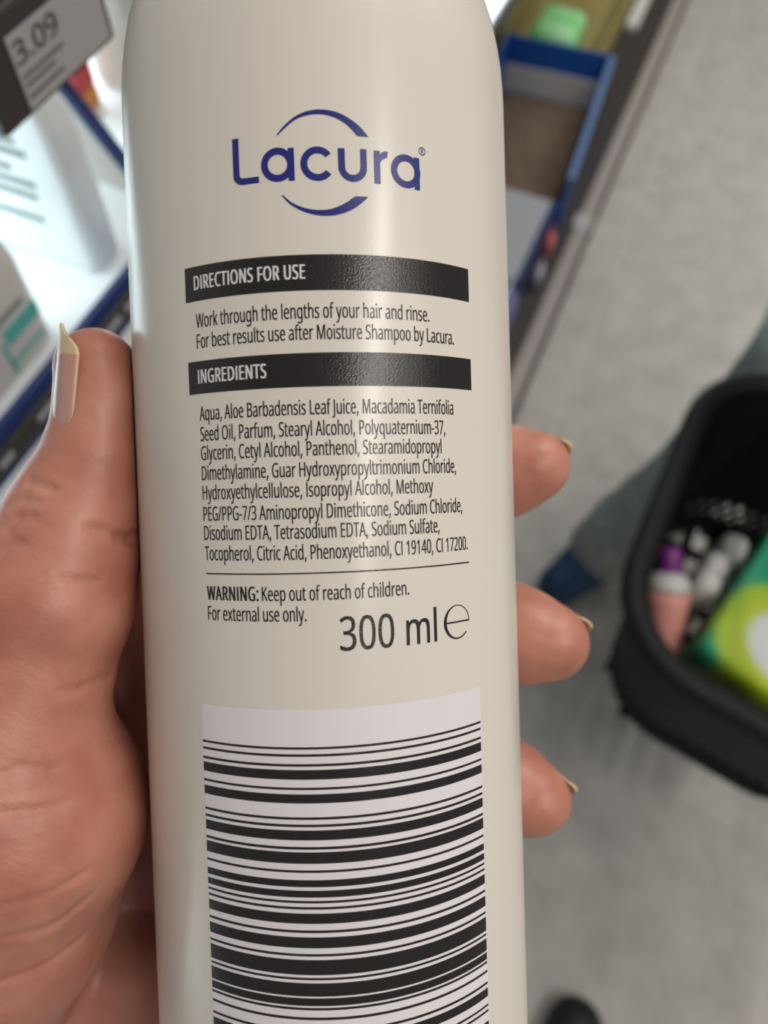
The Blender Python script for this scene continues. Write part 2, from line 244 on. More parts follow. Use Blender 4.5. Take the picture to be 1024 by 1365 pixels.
# implicit surfaces (rounded limbs that join smoothly)
class Field:
    def __init__(s, lo, hi, h):
        s.lo = np.array(lo, float); s.h = h
        s.n = np.ceil((np.array(hi, float) - s.lo) / h).astype(int) + 1
        s.d = np.full(tuple(s.n), 30 * h, np.float32)
    def sub(s, lo, hi):
        i0 = np.clip(np.floor((lo - s.lo) / s.h).astype(int), 0, s.n); i1 = np.clip(np.ceil((hi - s.lo) / s.h).astype(int) + 1, 0, s.n)
        sl = tuple(slice(a, b) for a, b in zip(i0, i1))
        ax = [(s.lo[k] + s.h * np.arange(i0[k], i1[k])).astype(np.float32) for k in range(3)]
        return sl, ax[0][:, None, None], ax[1][None, :, None], ax[2][None, None, :]
    @staticmethod
    def smin(a, b, k):
        if k <= 0: return np.minimum(a, b)
        h = np.maximum(k - np.abs(a - b), 0) / k
        return np.minimum(a, b) - h * h * k * .25
    def cone(s, a, b, ra, rb, k=0., sub=False):
        a = np.array(a, float); b = np.array(b, float); m = max(ra, rb) + k + 6 * s.h
        sl, x, y, z = s.sub(np.minimum(a, b) - m, np.maximum(a, b) + m)
        ab = b - a; L2 = ab @ ab + 1e-12
        t = np.clip(((x - a[0]) * ab[0] + (y - a[1]) * ab[1] + (z - a[2]) * ab[2]) / L2, 0, 1)
        d = np.sqrt((x - a[0] - t * ab[0]) ** 2 + (y - a[1] - t * ab[1]) ** 2 + (z - a[2] - t * ab[2]) ** 2) - (ra + (rb - ra) * t)
        if sub: s.d[sl] = -s.smin(-s.d[sl], d, k)
        else: s.d[sl] = s.smin(s.d[sl], d, k)
    def chain(s, pts, k=0.):
        for p, q in zip(pts, pts[1:]): s.cone(p[:3], q[:3], p[3], q[3], k)
    def ell(s, c, rad, k=0., axes=None):
        c = np.array(c, float); rad = np.array(rad, float); A = np.eye(3) if axes is None else np.array(axes)
        m = rad.max() + k + 6 * s.h
        sl, x, y, z = s.sub(c - m, c + m)
        q = [((x - c[0]) * A[i][0] + (y - c[1]) * A[i][1] + (z - c[2]) * A[i][2]) for i in range(3)]
        k0 = np.sqrt(sum((q[i] / rad[i]) ** 2 for i in range(3))); k1 = np.sqrt(sum((q[i] / rad[i] ** 2) ** 2 for i in range(3))) + 1e-9
        s.d[sl] = s.smin(s.d[sl], k0 * (k0 - 1) / k1, k)
    def mesh(s):
        g = vdb.FloatGrid(float(30 * s.h)); g.copyFromArray(np.clip(s.d, -30 * s.h, 30 * s.h))
        p, q = g.convertToQuads(0.0)
        return s.lo + np.asarray(p, float) * s.h, [tuple(int(i) for i in f) for f in q]

# ------------------------------------------------------------------ camera-side points
def W(p):                 # hand-held things are measured in mm from the lens
    return CAM + R @ (np.array(p, float) / 1000.)
def P(px, py, z):         # a point z mm in front of the lens
    return np.array([(px - 512) * z / F, (682.5 - py) * z / F, z])
def tilt(px, py): return R @ np.array([px - 512, 682.5 - py, F])
def atY(px, py, y): d = tilt(px, py); return CAM + d * ((y - CAM[1]) / d[1])
def atZ(px, py, z): d = tilt(px, py); return CAM + d * ((z - CAM[2]) / d[2])

# ================================================================== SETTING
def struct(o): o['kind'] = 'structure'; return o
M_floor = mat('floor_tile', (.4, .39, .36), .55)
def floor_nodes(m):
    tc = N(m, 'ShaderNodeTexCoord')
    n1 = N(m, 'ShaderNodeTexNoise', Scale=14., Detail=7, Roughness=.62)
    L(m, tc.outputs['Object'], n1.inputs['Vector'])
    rp = N(m, 'ShaderNodeValToRGB')
    rp.color_ramp.elements[0].position = .3; rp.color_ramp.elements[0].color = (.37, .356, .335, 1)
    rp.color_ramp.elements[1].position = .7; rp.color_ramp.elements[1].color = (.515, .496, .468, 1)
    L(m, n1.outputs['Fac'], rp.inputs['Fac'])
    br = N(m, 'ShaderNodeTexBrick', Scale=1.); br.offset = 0
    br.inputs['Brick Width'].default_value = .6; br.inputs['Row Height'].default_value = .6
    br.inputs['Mortar Size'].default_value = .004; br.inputs['Mortar Smooth'].default_value = .3
    mp = N(m, 'ShaderNodeMapping'); mp.inputs['Location'].default_value = (.05, -.02, 0)
    L(m, tc.outputs['Object'], mp.inputs['Vector']); L(m, mp.outputs['Vector'], br.inputs['Vector'])
    mx = N(m, 'ShaderNodeMix'); mx.data_type = 'RGBA'
    L(m, br.outputs['Fac'], mx.inputs['Factor']); L(m, rp.outputs['Color'], mx.inputs['A'])
    mx.inputs['B'].default_value = (.50, .49, .46, 1)
    L(m, mx.outputs['Result'], bsdf(m).inputs['Base Color'])
floor_nodes(M_floor)
struct(pymesh('floor', [(-1.5, -1.2, 0), (7, -1.2, 0), (7, 3, 0), (-1.5, 3, 0)], [(0, 1, 2, 3)], M_floor))

# ------------------------------------------------------------------ shelving
M_shelfwhite = mat('shelf_white', (.80, .84, .85), .35)
M_dark = mat('shelf_dark_metal', (.035, .031, .028), .45)
M_blue_lip = mat('navy_strip', (.010, .028, .13), .4)
M_lipwhite = mat('lip_white', (.55, .54, .53), .4)
M_rail = mat('rail_grey', (.36, .325, .305), .38, metal=.1)
M_backp = mat('back_panel_white', (.75, .78, .8), .5)
X0, X1 = -.9, 4.6
unit = root('shelf_unit', (1.2, -.45, 0), 'long dark store shelf with white lit boards and a grey front rail along the floor', 'shelf')
def part(name, lo, hi, m, bev=0., parent=unit):
    off = Vector(unit.location)
    return box_obj(name, [lo[i] - off[i] for i in range(3)], [hi[i] - off[i] for i in range(3)], m, parent, bev)
part('back_panel', (X0, -.72, 0), (X1, -.70, 1.95), M_backp)
s1 = part('shelf_board', (X0, -.70, 1.045), (X1, -.25, 1.06), M_shelfwhite)
part('edge_strip', (X0, -.25, 1.062), (X1, -.246, 1.092), M_blue_lip, .001, s1)
part('label_strip', (X0, -.246, 1.070), (X1, -.2435, 1.083), M_dark, .0005, s1)
part('edge_rail', (X0, -.25, 1.050), (X1, -.240, 1.060), M_lipwhite, .001, s1)
s2 = part('shelf_board', (X0, -.70, .853), (X1, -.25, .866), M_shelfwhite)
part('edge_strip', (X0, -.25, .85), (X1, -.244, .872), M_dark, .001, s2)
s3 = part('shelf_board', (X0, -.70, 1.262), (X1, -.235, 1.275), M_dark)
part('edge_strip', (X0, -.235, 1.255), (X1, -.222, 1.285), M_dark, .002, s3)
s4 = part('shelf_board', (X0, -.70, .085), (X1, -.19, .10), M_dark)
part('kick_plate', (X0, -.16, 0), (X1, -.12, .075), M_dark)
part('front_channel', (X0, -.20, .08), (X1, -.142, .097), M_dark)
rl = None
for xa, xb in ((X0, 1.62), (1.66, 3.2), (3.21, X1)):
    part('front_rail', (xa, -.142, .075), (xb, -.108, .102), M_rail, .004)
    part('rail_shadow_strip', (xa, -.108, .02), (xb, -.102, .085), M_dark, .002)  # dark strip standing in for the shadow line between rail and floor
part('rail_joint', (1.615, -.150, .07), (1.665, -.106, .1045), mat('joint_grey', (.42, .41, .40), .4), .004)
# white lettering on the label strip of the lit board (too small to read)
M_lett = mat('strip_lettering', (.36, .36, .40), .5)
for xc, wd in ((.128, .010), (.165, .022), (.215, .03), (.245, .02), (.30, .03), (.36, .025), (.43, .03)):
    part('strip_lettering', (xc - wd / 2, -.2436, 1.0745), (xc + wd / 2, -.2433, 1.0785), M_lett, 0, s1)
# lamps fixed under the boards
area('shelf_led_strip', (.6, -.56, 1.25), (.6, -.50, 1.06), 2.6, .04, 13, (.80, .95, 1.0))
area('lower_led_strip', (1.6, -.50, 1.035), (1.6, -.45, .86), 2.4, .04, 12, (.80, .95, 1.0))

# ------------------------------------------------------------------ electronic price label under the upper board
tg = root('price_tag', (.205, -.205, 1.233), 'dark framed grey electronic price tag showing 3.09 under upper shelf', 'price tag')
M_tagframe = mat('tag_frame', (.030, .026, .025), .45)
M_tagscr = mat('tag_screen', (.33, .315, .31), .4)
M_tagink = mat('tag_ink', (.12, .11, .115), .5)
bm = bmesh.new(); add_box(bm, (-.034, -.012, 0), (.031, .004, .033), .0015)
bm_obj('frame', bm, M_tagframe, tg)
sc_ = box_obj('screen', (-.0205, .004, .0022), (.0275, .0046, .0255), M_tagscr, tg)
box_obj('holder', (-.034, -.03, .029), (.031, .002, .040), M_tagframe, tg, .001)
def flat_text(name, body, m, parent, h, width, loc=(0, 0, 0), rot=(math.pi / 2, 0, math.pi), bold=0.):
    me = line_mesh(body, width, h, bold)
    t = link(name, me, m, parent); t.location = loc; t.rotation_euler = rot
    return t
TXT = (math.pi / 2, 0, 0)
pr = flat_text('price_text', '3.09', M_tagink, sc_, .0068, .0225, (-.0192, .0048, .0165), TXT, .0003)
for k, (zz, l) in enumerate(((.0120, .022), (.0092, .016), (.0055, .019))):
    box_obj('text_line', (-.019, .0046, zz), (-.019 + l, .0048, zz + .0012), M_tagink, sc_)

# ------------------------------------------------------------------ bottles on the lit board
M_wht = mat('white_bottle_plastic', (.80, .84, .84), .3, sss=.3, sssr=(1, 1, 1))
M_beige = mat('beige_bottle_plastic', (.60, .56, .51), .35)
M_teal = mat('teal_print', (.07, .40, .33), .4)
M_greyprint = mat('grey_print', (.16, .20, .20), .5)
M_greycap = mat('grey_cap', (.42, .42, .42), .35)
def shelf_bottle(label, loc, rz, hx, hy, h, m, capm, group='bottles on the lit shelf'):
    t = root('bottle', loc, label, 'bottle', group, (0, 0, rz))
    bm = bmesh.new(); c = min(hx, hy) * .7
    add_loft(bm, [(0, hx * .93, hy * .9, c, 0, 0), (.003, hx, hy, c, 0, 0), (h * .72, hx, hy, c, 0, 0), (h * .80, hx * .97, hy * .97, c, 0, 0),
                  (h * .88, hx * .85, hy * .88, c, 0, 0), (h * .94, hx * .62, hy * .7, c, 0, 0), (h * .97, .014, .014, .0139, 0, 0), (h, .0125, .0125, .0124, 0, 0)])
    bm_obj('body', bm, m, t, True)
    bm = bmesh.new(); add_lathe(bm, [(.016, h * .985), (.0165, h * .99), (.0165, h + .02), (.0145, h + .023), (.006, h + .024)], 32)
    bm_obj('cap', bm, capm, t, True)
    return t
ba = shelf_bottle('white bottle with grey lettering lines beside the navy edged divider', (.277, -.330, 1.06), 0, .013, .048, .118, M_wht, M_greycap)
for k, (zz, y0, y1) in enumerate(((.080, -.026, .022), (.073, -.024, .026), (.062, -.02, .012), (.054, -.022, .024), (.046, -.018, .022), (.030, -.012, .020))):
    box_obj('label_text', (-.0135, y0, zz), (-.0125, y1, zz + .0035), M_greyprint, ba)
bb = shelf_bottle('beige bottle with teal label block at the front edge of lit shelf', (.175, -.297, 1.06), 0, .043, .016, .078, M_beige, M_greycap)
box_obj('label_block', (.010, .0155, .022), (.037, .0165, .031), M_teal, bb)
box_obj('label_text', (.008, .0155, .036), (.030, .0165, .039), M_greyprint, bb)
box_obj('label_line', (.006, .0155, .004), (.008, .0165, .026), M_teal, bb)
box_obj('label_line', (.006, .0155, .010), (.034, .0165, .012), M_teal, bb)
bd = shelf_bottle('greyish bottle standing beyond the navy edged divider behind the price tag', (.455, -.37, 1.06), 0, .03, .03, .10, M_beige, M_greycap)
dv = root('shelf_divider', (.335, -.45, 1.062), 'pale divider panel with slanted navy edge between the bottles on lit shelf', 'divider')
def plate(nm, yz, x0, x1, m):
    n = len(yz); vs = [(x, y_ + .45, z_ - 1.062) for x in (x0, x1) for (y_, z_) in yz]
    return pymesh(nm, vs, [tuple(range(n)), tuple(range(2 * n - 1, n - 1, -1))] + [(i, (i + 1) % n, (i + 1) % n + n, i + n) for i in range(n)], m, dv, fix=True)
plate('panel', ((-.258, 1.0625), (-.292, 1.0625), (-.385, 1.198), (-.69, 1.198), (-.69, 1.0625))[1:] , -.002, .002, M_beige)
plate('edge_trim', ((-.288, 1.0625), (-.293, 1.0625), (-.386, 1.198), (-.381, 1.2015), (-.379, 1.1985)), -.004, .004, M_blue_lip)
sp = root('soap_box', (.40, -.388, 1.06), 'small red and orange box behind the navy edged divider on lit shelf', 'box')
box_obj('red_box_panel', (-.010, -.012, .014), (.010, .012, .030), mat('box_red', (.6, .05, .05), .5), sp, .002)
box_obj('orange_box_panel', (-.010, -.012, 0), (.010, .012, .014), mat('box_orange', (.75, .26, .04), .5), sp, .002)

# ------------------------------------------------------------------ goods on the low tray of the shelf
M_kraft = mottle(mat('kraft_card', (.2, .14, .09), .8), (.125, .085, .055), (.16, .11, .07), 30)
M_olive = mottle(mat('olive_card', (.2, .16, .05), .8), (.27, .225, .075), (.36, .31, .12), 6)
M_boxblue = mat('box_blue', (.008, .10, .42), .45)
M_boxlight = mat('box_pale', (.66, .64, .61), .6)
M_lav = mat('pale_grey_card', (.36, .38, .42), .5)
def open_carton(name, label, lo, hi, t, m_out, lips, m_in=None):
    r_ = root(name, ((lo[0] + hi[0]) / 2, (lo[1] + hi[1]) / 2, lo[2]), label, 'box')
    o = Vector(r_.location)
    def b(nm, l, h, m): return box_obj(nm, Vector(l) - o, Vector(h) - o, m, r_, .001)
    x0, y0, z0 = lo; x1, y1, z1 = hi
    b('base', lo, (x1, y1, z0 + t), m_out)
    b('side_panel', (x1 - t, y0, z0 + t), (x1, y1, z1), m_out)
    b('side_panel', (x0, y0, z0 + t), (x0 + t, y1, z1 * .55 + z0 * .45), m_out)
    b('back_panel', (x0 + t, y0, z0 + t), (x1 - t, y0 + t, z1), m_out)
    b('front_panel', (x0 + t, y1 - t, z0 + t), (x1 - t, y1, z1 - lips), m_out)
    return r_, b
bx, b_ = open_carton('display_carton', 'open blue topped display carton with pale inside on the low tray', (1.56, -.49, .10), (2.08, -.212, .25), .006, M_boxblue, .006)
b_('inner_lining', (2.069, -.482, .106), (2.073, -.219, .178), M_boxlight)
b_('front_lip', (1.566, -.219, .222), (2.074, -.205, .252), mat('lip_blue', (.12, .22, .46), .45))
bx.rotation_euler = (0, 0, -.066); bx.location.y += .020
b_('carton_tray', (1.567, -.48, .107), (2.06, -.221, .112), M_kraft)
kc = root('storage_carton', (2.45, -.33, .10), 'large olive brown open carton beyond the blue display carton', 'box')
def kb(nm, l, h, m=M_olive): o = Vector(kc.location); return box_obj(nm, Vector(l) - o, Vector(h) - o, m, kc, .001)
kb('base', (2.12, -.52, .10), (3.3, -.25, .108)); kb('side_panel', (3.29, -.52, .108), (3.3, -.25, .26))
kb('side_panel', (2.12, -.52, .108), (2.128, -.25, .18)); kb('back_panel', (2.128, -.52, .108), (3.29, -.512, .26)); kb('front_panel', (2.128, -.258, .108), (3.29, -.25, .20))
wb = box_obj('slim_carton', (-.45, -.018, 0), (.45, .018, .02), mat('white_card', (.62, .62, .60), .5), None, .002, (2.95, -.222, .10))
tag(wb, 'long slim white carton lying between olive brown carton and rail', 'box')
M_grn = mottle(mat('green_wrap', (.2, .6, .25), .4), (.25, .70, .26), (.50, .85, .50), 12)
def pouch(name, label, cat, loc, hx, hy, hz, m, rot=(0, 0, 0), group=None):
    bm = bmesh.new(); add_loft(bm, [(0, hx * .8, hy * .8, hy * .35, 0, 0), (hz * .1, hx, hy, hy * .35, 0, 0), (hz * .75, hx, hy, hy * .35, 0, 0), (hz * .93, hx * .9, hy * .88, hy * .35, 0, 0), (hz, hx * .6, hy * .5, hy * .3, 0, 0)])
    o = bm_obj(name, bm, m, None, True); o.location = loc; o.rotation_euler = rot
    return tag(o, label, cat, group)
gp = pouch('wipes_packet', 'light green wrapped packet inside the olive brown carton', 'packet', (2.25, -.39, .109), .075, .065, .115, M_grn)
lb = root('lidded_box', (1.400, -.278, .10), 'pale grey flat topped box with dark navy side below the blue carton', 'box')
box_obj('box_body', (-.135, -.14, 0), (.135, .080, .115), M_lav, lb, .002)
box_obj('side_panel', (-.136, .080, 0), (.136, .088, .118), M_blue_lip, lb, .001)
M_pink = mat('pink_pack', (.62, .16, .15), .45)
M_mauve = mat('mauve_pack', (.40, .37, .45), .45)
M_lilac = mat('lilac_pack', (.16, .15, .36), .45)
def bagpack(name, label, loc, hx, hy, h, m, m2):
    t = root(name, loc, label, 'packet')
    bm = bmesh.new(); add_loft(bm, [(0, hx, hy * .6, hy * .3, 0, 0), (h * .2, hx, hy, hy * .6, 0, 0), (h * .7, hx, hy, hy * .6, 0, 0), (h, hx * .97, hy * .15, hy * .1, 0, 0)])
    bm_obj('pouch', bm, m, t, True)
    box_obj('seal', (-hx, -.0015, h - .002), (hx, .0015, h + .014), m2, t)
    return t
bagpack('snack_packet', 'small pink packet squeezed between navy sided box and rail', (1.50, -.178, .10), .022, .010, .05, M_pink, M_pink)
bagpack('tissue_packet', 'small mauve packet squeezed between navy sided box and rail', (1.40, -.172, .10), .024, .010, .04, M_mauve, M_mauve)
bagpack('cotton_packet', 'white and lilac packet in front of the pale grey box', (1.21, -.205, .10), .05, .025, .11, M_lilac, M_shelfwhite)

# ================================================================== CONDITIONER BOTTLE (held in the hand)
RB = 31.0
A0 = np.array([-9.3, 0, 134.]); T = np.array([-.0315, 1, -.0305]); T /= np.linalg.norm(T)
EX = np.array([1., 0, 0]); EX -= T * (EX @ T); EX /= np.linalg.norm(EX)
EZ = np.cross(EX, T)
if EZ[2] < 0: EZ = -EZ
S0 = -102.0
bot = root('conditioner_bottle', (0, 0, 0), 'cream bottle with blue logo, black print and barcode held in a hand', 'bottle')
mw = Matrix((Vector(R @ EX), Vector(-(R @ EZ)), Vector(R @ T))).transposed().to_4x4(); mw.translation = Vector(W(A0 + T * S0))
bot.matrix_world = mw
def on(u, s, off=.02):        # label coordinates (mm round the wall, mm up the wall) -> bottle space
    th = u / RB; r = (RB + off) / 1000.
    return (r * math.sin(th), r * math.cos(th), (s - S0) / 1000.)
prof = [(0, S0 + 1.5), (24, S0 + 1.2), (28, S0), (30, S0 + .8), (30.8, S0 + 2.4), (31, S0 + 5)] + [(31, s) for s in np.linspace(S0 + 10, 60, 12)]
prof += [(31, 64), (30.95, 67), (30.75, 70), (30.35, 73.), (29.7, 76.5), (28.7, 80), (27.4, 83), (25.4, 86.4), (22.6, 89.5), (19, 92), (15.5, 93.5), (13.6, 94.8), (13.2, 96), (13.2, 104), (0, 104)]
bm = bmesh.new(); add_lathe(bm, [(max(r, .01) / 1000, (s - S0) / 1000) for r, s in prof], 224)
bm_obj('body', bm, M_bottle, bot, True)
bm = bmesh.new()
add_lathe(bm, [(r / 1000, (s - S0) / 1000) for r, s in ((14, 96.5), (17.2, 96.6), (17.8, 97.2), (17.6, 118), (16.8, 120), (14, 121), (.01, 121.2))], 72)
bm_obj('cap', bm, M_cap, bot, True)

def strip(name, u0, u1, s0, s1, m, parent, off, n=60):
    return strips(name, [(u0, u1, s0, s1)], m, parent, off, n)
def strips(name, L_, m, parent, off, n=60):
    vs, fs = [], []
    for (u0, u1, s0, s1) in L_:
        b = len(vs)
        for i in range(n + 1):
            u = u0 + (u1 - u0) * i / n; vs += [on(u, s0, off), on(u, s1, off)]
        fs += [(b + 2 * i, b + 2 * i + 2, b + 2 * i + 3, b + 2 * i + 1) for i in range(n)]
    return pymesh(name, vs, fs, m, parent, fix=False)
def wrap_text(name, rows, m, parent, cap=1.85, off=.03, bold=.03):
    """rows: (text, u0, u1, baseline)"""
    vs, fs = [], []
    for body, u0, u1, s0 in rows:
        me = line_mesh(body, u1 - u0, cap, bold)
        b = len(vs)
        vs += [on(u0 + v.co.x, s0 + v.co.y, off) for v in me.vertices]
        fs += [tuple(b + i for i in p.vertices) for p in me.polygons]
        bpy.data.meshes.remove(me)
    return pymesh(name, vs, fs, m, parent)
UL, UR = -17.6, 24.85
h1 = strip('header_band', UL, UR, 29.68, 34.3, M_ink, bot, .02)
wrap_text('heading_text', [('DIRECTIONS FOR USE', -15.95, .03, 31.2)], M_white, h1, 1.85, .035, .068)
h2 = strip('header_band', UL, UR, 17.25, 21.65, M_ink, bot, .02)
wrap_text('heading_text', [('INGREDIENTS', -15.85, -5.55, 18.64)], M_white, h2, 1.85, .035, .068)
wrap_text('directions_text', [('Work through the lengths of your hair and rinse.', -15.85, 17.14, 26.1),
                              ('For best results use after Moisture Shampoo by Lacura.', -15.85, 21.4, 23.35)], M_ink, bot, 1.9, .03, .030)
wrap_text('ingredients_text', [
    ('Aqua, Aloe Barbadensis Leaf Juice, Macadamia Ternifolia', -15.85, 20.9, 13.65),
    ('Seed Oil, Parfum, Stearyl Alcohol, Polyquaternium-37,', -15.85, 19.3, 10.9),
    ('Glycerin, Cetyl Alcohol, Panthenol, Stearamidopropyl', -15.85, 18.55, 8.3),
    ('Dimethylamine, Guar Hydroxypropyltrimonium Chloride,', -15.85, 21.1, 5.6),
    ('Hydroxyethylcellulose, Isopropyl Alcohol, Methoxy', -15.85, 16.95, 2.95),
    ('PEG/PPG-7/3 Aminopropyl Dimethicone, Sodium Chloride,', -15.85, 22.1, .1),
    ('Disodium EDTA, Tetrasodium EDTA, Sodium Sulfate,', -15.85, 17.8, -2.5),
    ('Tocopherol, Citric Acid, Phenoxyethanol, CI 19140, CI 17200.', -15.85, 23.0, -5.25)], M_ink, bot, 1.9, .03, .030)
dots = []
k = -15.8
while k < 23.1: dots += [(k, k + .2, -7.07, -6.97), (k + .1, k + .3, -7.17, -7.07)]; k += .2
strips('rule_line', dots, M_ink, bot, .03, 1)
wrap_text('warning_text', [('WARNING:', -15.7, -7.75, -10.65)], M_ink, bot, 1.9, .03, .07)
wrap_text('warning_text', [('Keep out of reach of children.', -7.2, 12.7, -10.65), ('For external use only.', -15.7, -1.3, -13.38)], M_ink, bot, 1.9, .03, .030)
wrap_text('volume_text', [('300', 3.04, 10.35, -17.45), ('ml', 12.17, 16.85, -17.45)], M_ink, bot, 4.5, .03, .04)
# estimated-sign e
def ring_poly(cx, cy, ro, ri, a0, a1, n=40, ex=1.):
    out = []
    for i in range(n + 1):
        a = math.radians(a0 + (a1 - a0) * i / n)
        out.append(((cx + ro * ex * math.cos(a), cy + ro * math.sin(a)), (cx + ri * ex * math.cos(a), cy + ri * math.sin(a))))
    return out
def band_mesh(name, bands, m, parent, off):
    vs, fs = [], []
    for bd in bands:
        b = len(vs)
        for (p, q) in bd: vs += [on(*p, off), on(*q, off)]
        fs += [(b + 2 * i, b + 2 * i + 2, b + 2 * i + 3, b + 2 * i + 1) for i in range(len(bd) - 1)]
    return pymesh(name, vs, fs, m, parent)
ecx, ecy = 20.5, -15.2
eb = []
for i in range(49):
    a = math.radians(0 + 318 * i / 48); th = .16 + .34 * (max(0, -math.cos(a)) ** 1.5) * 1. + .10 * max(0, -math.sin(a))
    eb.append(((ecx + 2.42 * math.cos(a), ecy + 2.4 * math.sin(a)), (ecx + (2.42 - th) * math.cos(a), ecy + (2.4 - th * .8) * math.sin(a))))
band_mesh('estimated_mark', [eb, [((ecx - 2.1, ecy + .12), (ecx - 2.1, ecy - .12)), ((ecx, ecy + .12), (ecx, ecy - .12)), ((ecx + 2.4, ecy + .12), (ecx + 2.4, ecy - .12))]], M_ink, bot, .03)
# barcode on its white panel
pn = strip('label_panel', UL, UR, -90, -25.1, M_white, bot, .02)
BAR = [(-30.08, -30.40), (-31.02, -31.36), (-32.33, -32.68), (-33.13, -34.42), (-35.48, -35.80), (-36.38, -37.60), (-39.45, -39.80), (-40.42, -40.78), (-41.22, -42.55),
       (-43.43, -43.80), (-44.15, -45.70), (-46.58, -46.92), (-47.90, -48.85), (-49.32, -50.25), (-50.70, -51.03), (-51.53, -51.87), (-52.42, -53.80), (-54.68, -55.04),
       (-55.62, -57.10), (-57.88, -58.22), (-58.70, -60.75), (-61.12, -61.44), (-61.86, -63.66), (-63.90, -64.95), (-65.20, -65.54), (-66.50, -66.87), (-68.22, -68.58),
       (-69.12, -70.40), (-71.50, -71.83), (-72.30, -72.65), (-74.0, -75.3), (-76.2, -76.6), (-77.6, -79.2), (-80.1, -80.5), (-81.3, -81.7), (-82.6, -84.0), (-85.1, -85.5), (-86.1, -86.5)]
strips('barcode', [(UL, UR - .1, b, a) for a, b in BAR], M_ink, pn, .034)
# logo: word of round letters between two tapering arcs
ar_to = [(-3.03, 49.70), (-2.07, 50.78), (-.61, 51.90), (.95, 52.56), (2.81, 52.80), (4.79, 52.52), (6.49, 51.77), (7.91, 50.75), (8.99, 49.57)]
ar_ti = [(-2.86, 49.66), (-1.79, 50.60), (-.55, 51.50), (.95, 52.02), (2.79, 52.16), (4.48, 51.81), (5.88, 51.08), (6.85, 50.24), (7.43, 49.58)]
ar_bo = [(-2.65, 42.02), (-1.57, 40.80), (.11, 39.81), (1.79, 39.32), (3.49, 39.22), (5.22, 39.55), (6.68, 40.20), (7.88, 41.08), (8.70, 41.86)]
ar_bi = [(-2.44, 42.03), (-1.28, 41.00), (.31, 40.28), (1.82, 40.00), (3.30, 40.03), (4.67, 40.44), (5.84, 41.05), (6.45, 41.50), (6.97, 41.84)]
def cr(pts, n=6):
    out = []
    for i in range(len(pts) - 1):
        p0, p1, p2, p3 = (np.array(pts[max(0, min(len(pts) - 1, i + j))]) for j in (-1, 0, 1, 2))
        for k in range(n):
            t = k / n; out.append(tuple(.5 * ((2 * p1) + (-p0 + p2) * t + (2 * p0 - 5 * p1 + 4 * p2 - p3) * t * t + (-p0 + 3 * p1 - 3 * p2 + p3) * t ** 3)))
    return out + [tuple(pts[-1])]
bands = [list(zip(cr(ar_to), cr(ar_ti))), list(zip(cr(ar_bo), cr(ar_bi)))]
def bar(u0, u1, s0, s1): return [((u0, s0), (u1, s0)), ((u0, s1), (u1, s1))]
bands += [bar(-9.1, -8.2, 49.86, 45.1), [((-9.1 + 1.3 * (1 - math.cos(a)), 45.1 - 1.3 * math.sin(a)), (-8.2 + .45 * (1 - math.cos(a)), 45.1 - .45 * math.sin(a))) for a in np.linspace(0, math.pi / 2, 10)],
          [((-7.8, 43.8), (-7.75, 44.65)), ((-5.55, 43.83), (-5.55, 44.66))]]
bands += [ring_poly(-3.03, 45.93, 2.19, 1.28, 0, 360), bar(-1.62, -.82, 47.98, 43.78)]
bands += [ring_poly(2.16, 45.88, 2.21, 1.31, 37, 323)]
bands += [bar(4.83, 5.73, 47.93, 45.55), bar(7.75, 8.62, 47.97, 45.55), ring_poly(6.725, 45.56, 1.9, 1.0, 180, 360)]
bands += [bar(9.58, 10.45, 47.95, 43.65), [((10.3, 47.2), (10.3, 46.2)), ((10.6, 47.7), (10.75, 46.8)), ((11.0, 47.97), (11.1, 47.05)), ((11.6, 47.98), (11.42, 47.1))]]
bands += [ring_poly(14.16, 45.77, 2.22, 1.3, 0, 360), bar(15.42, 16.26, 47.82, 43.52)]
bands += [ring_poly(16.76, 48.85, .56, .44, 0, 360, 24), bar(16.58, 16.68, 49.15, 48.52), ring_poly(16.72, 49.0, .2, .1, -100, 100, 12), [((16.72, 48.86), (16.82, 48.86)), ((16.92, 48.52), (17.03, 48.52))]]
band_mesh('logo', bands, M_blueink, bot, .03)

# ================================================================== HAND
H = Field((-165, -185, 98), (48, 40, 205), .6)
# thumb: image-measured centres, z and radius in mm
def t_(px, py, z, r): return (*P(px, py, z), r)
thumb = [t_(128, 492, 126, 6.5), t_(133, 545, 126, 6.7), t_(125, 612, 126, 7.8), t_(106, 675, 126, 9.8), t_(92, 720, 126, 11.2), t_(66, 800, 125, 12.9), t_(35, 900, 125, 12.9), t_(10, 985, 126, 15.2)]
H.chain(thumb, 2.)
H.chain([t_(10, 985, 126, 15.2), t_(20, 1080, 129, 20.5), t_(-18, 1200, 134, 21), (-84, -92, 148, 23)], 4.)
def finger(pts): H.chain([(*p[:3], p[3]) for p in pts], 2.5)
wrist = (-98, -114, 168, 23)
mcp = [(-50, 4, 171, 11), (-47, -22, 176, 11.5), (-47, -48, 175, 11), (-50, -72, 170, 10)]
for m_ in mcp: H.cone(m_[:3], wrist[:3], m_[3], 16, 9.)
for a_, b_2 in zip(mcp, mcp[1:]): H.cone(a_[:3], b_2[:3], a_[3] * .95, b_2[3] * .95, 6.)
H.ell((-52, -96, 160), (22, 14, 12), 6.)                      # heel of the palm
H.cone((-58, 2, 166), (-66, -36, 150), 7, 10, 5.)            # web between thumb and palm
H.chain([wrist, (-150, -172, 168, 24)], 10.)
palm = H.d.copy()
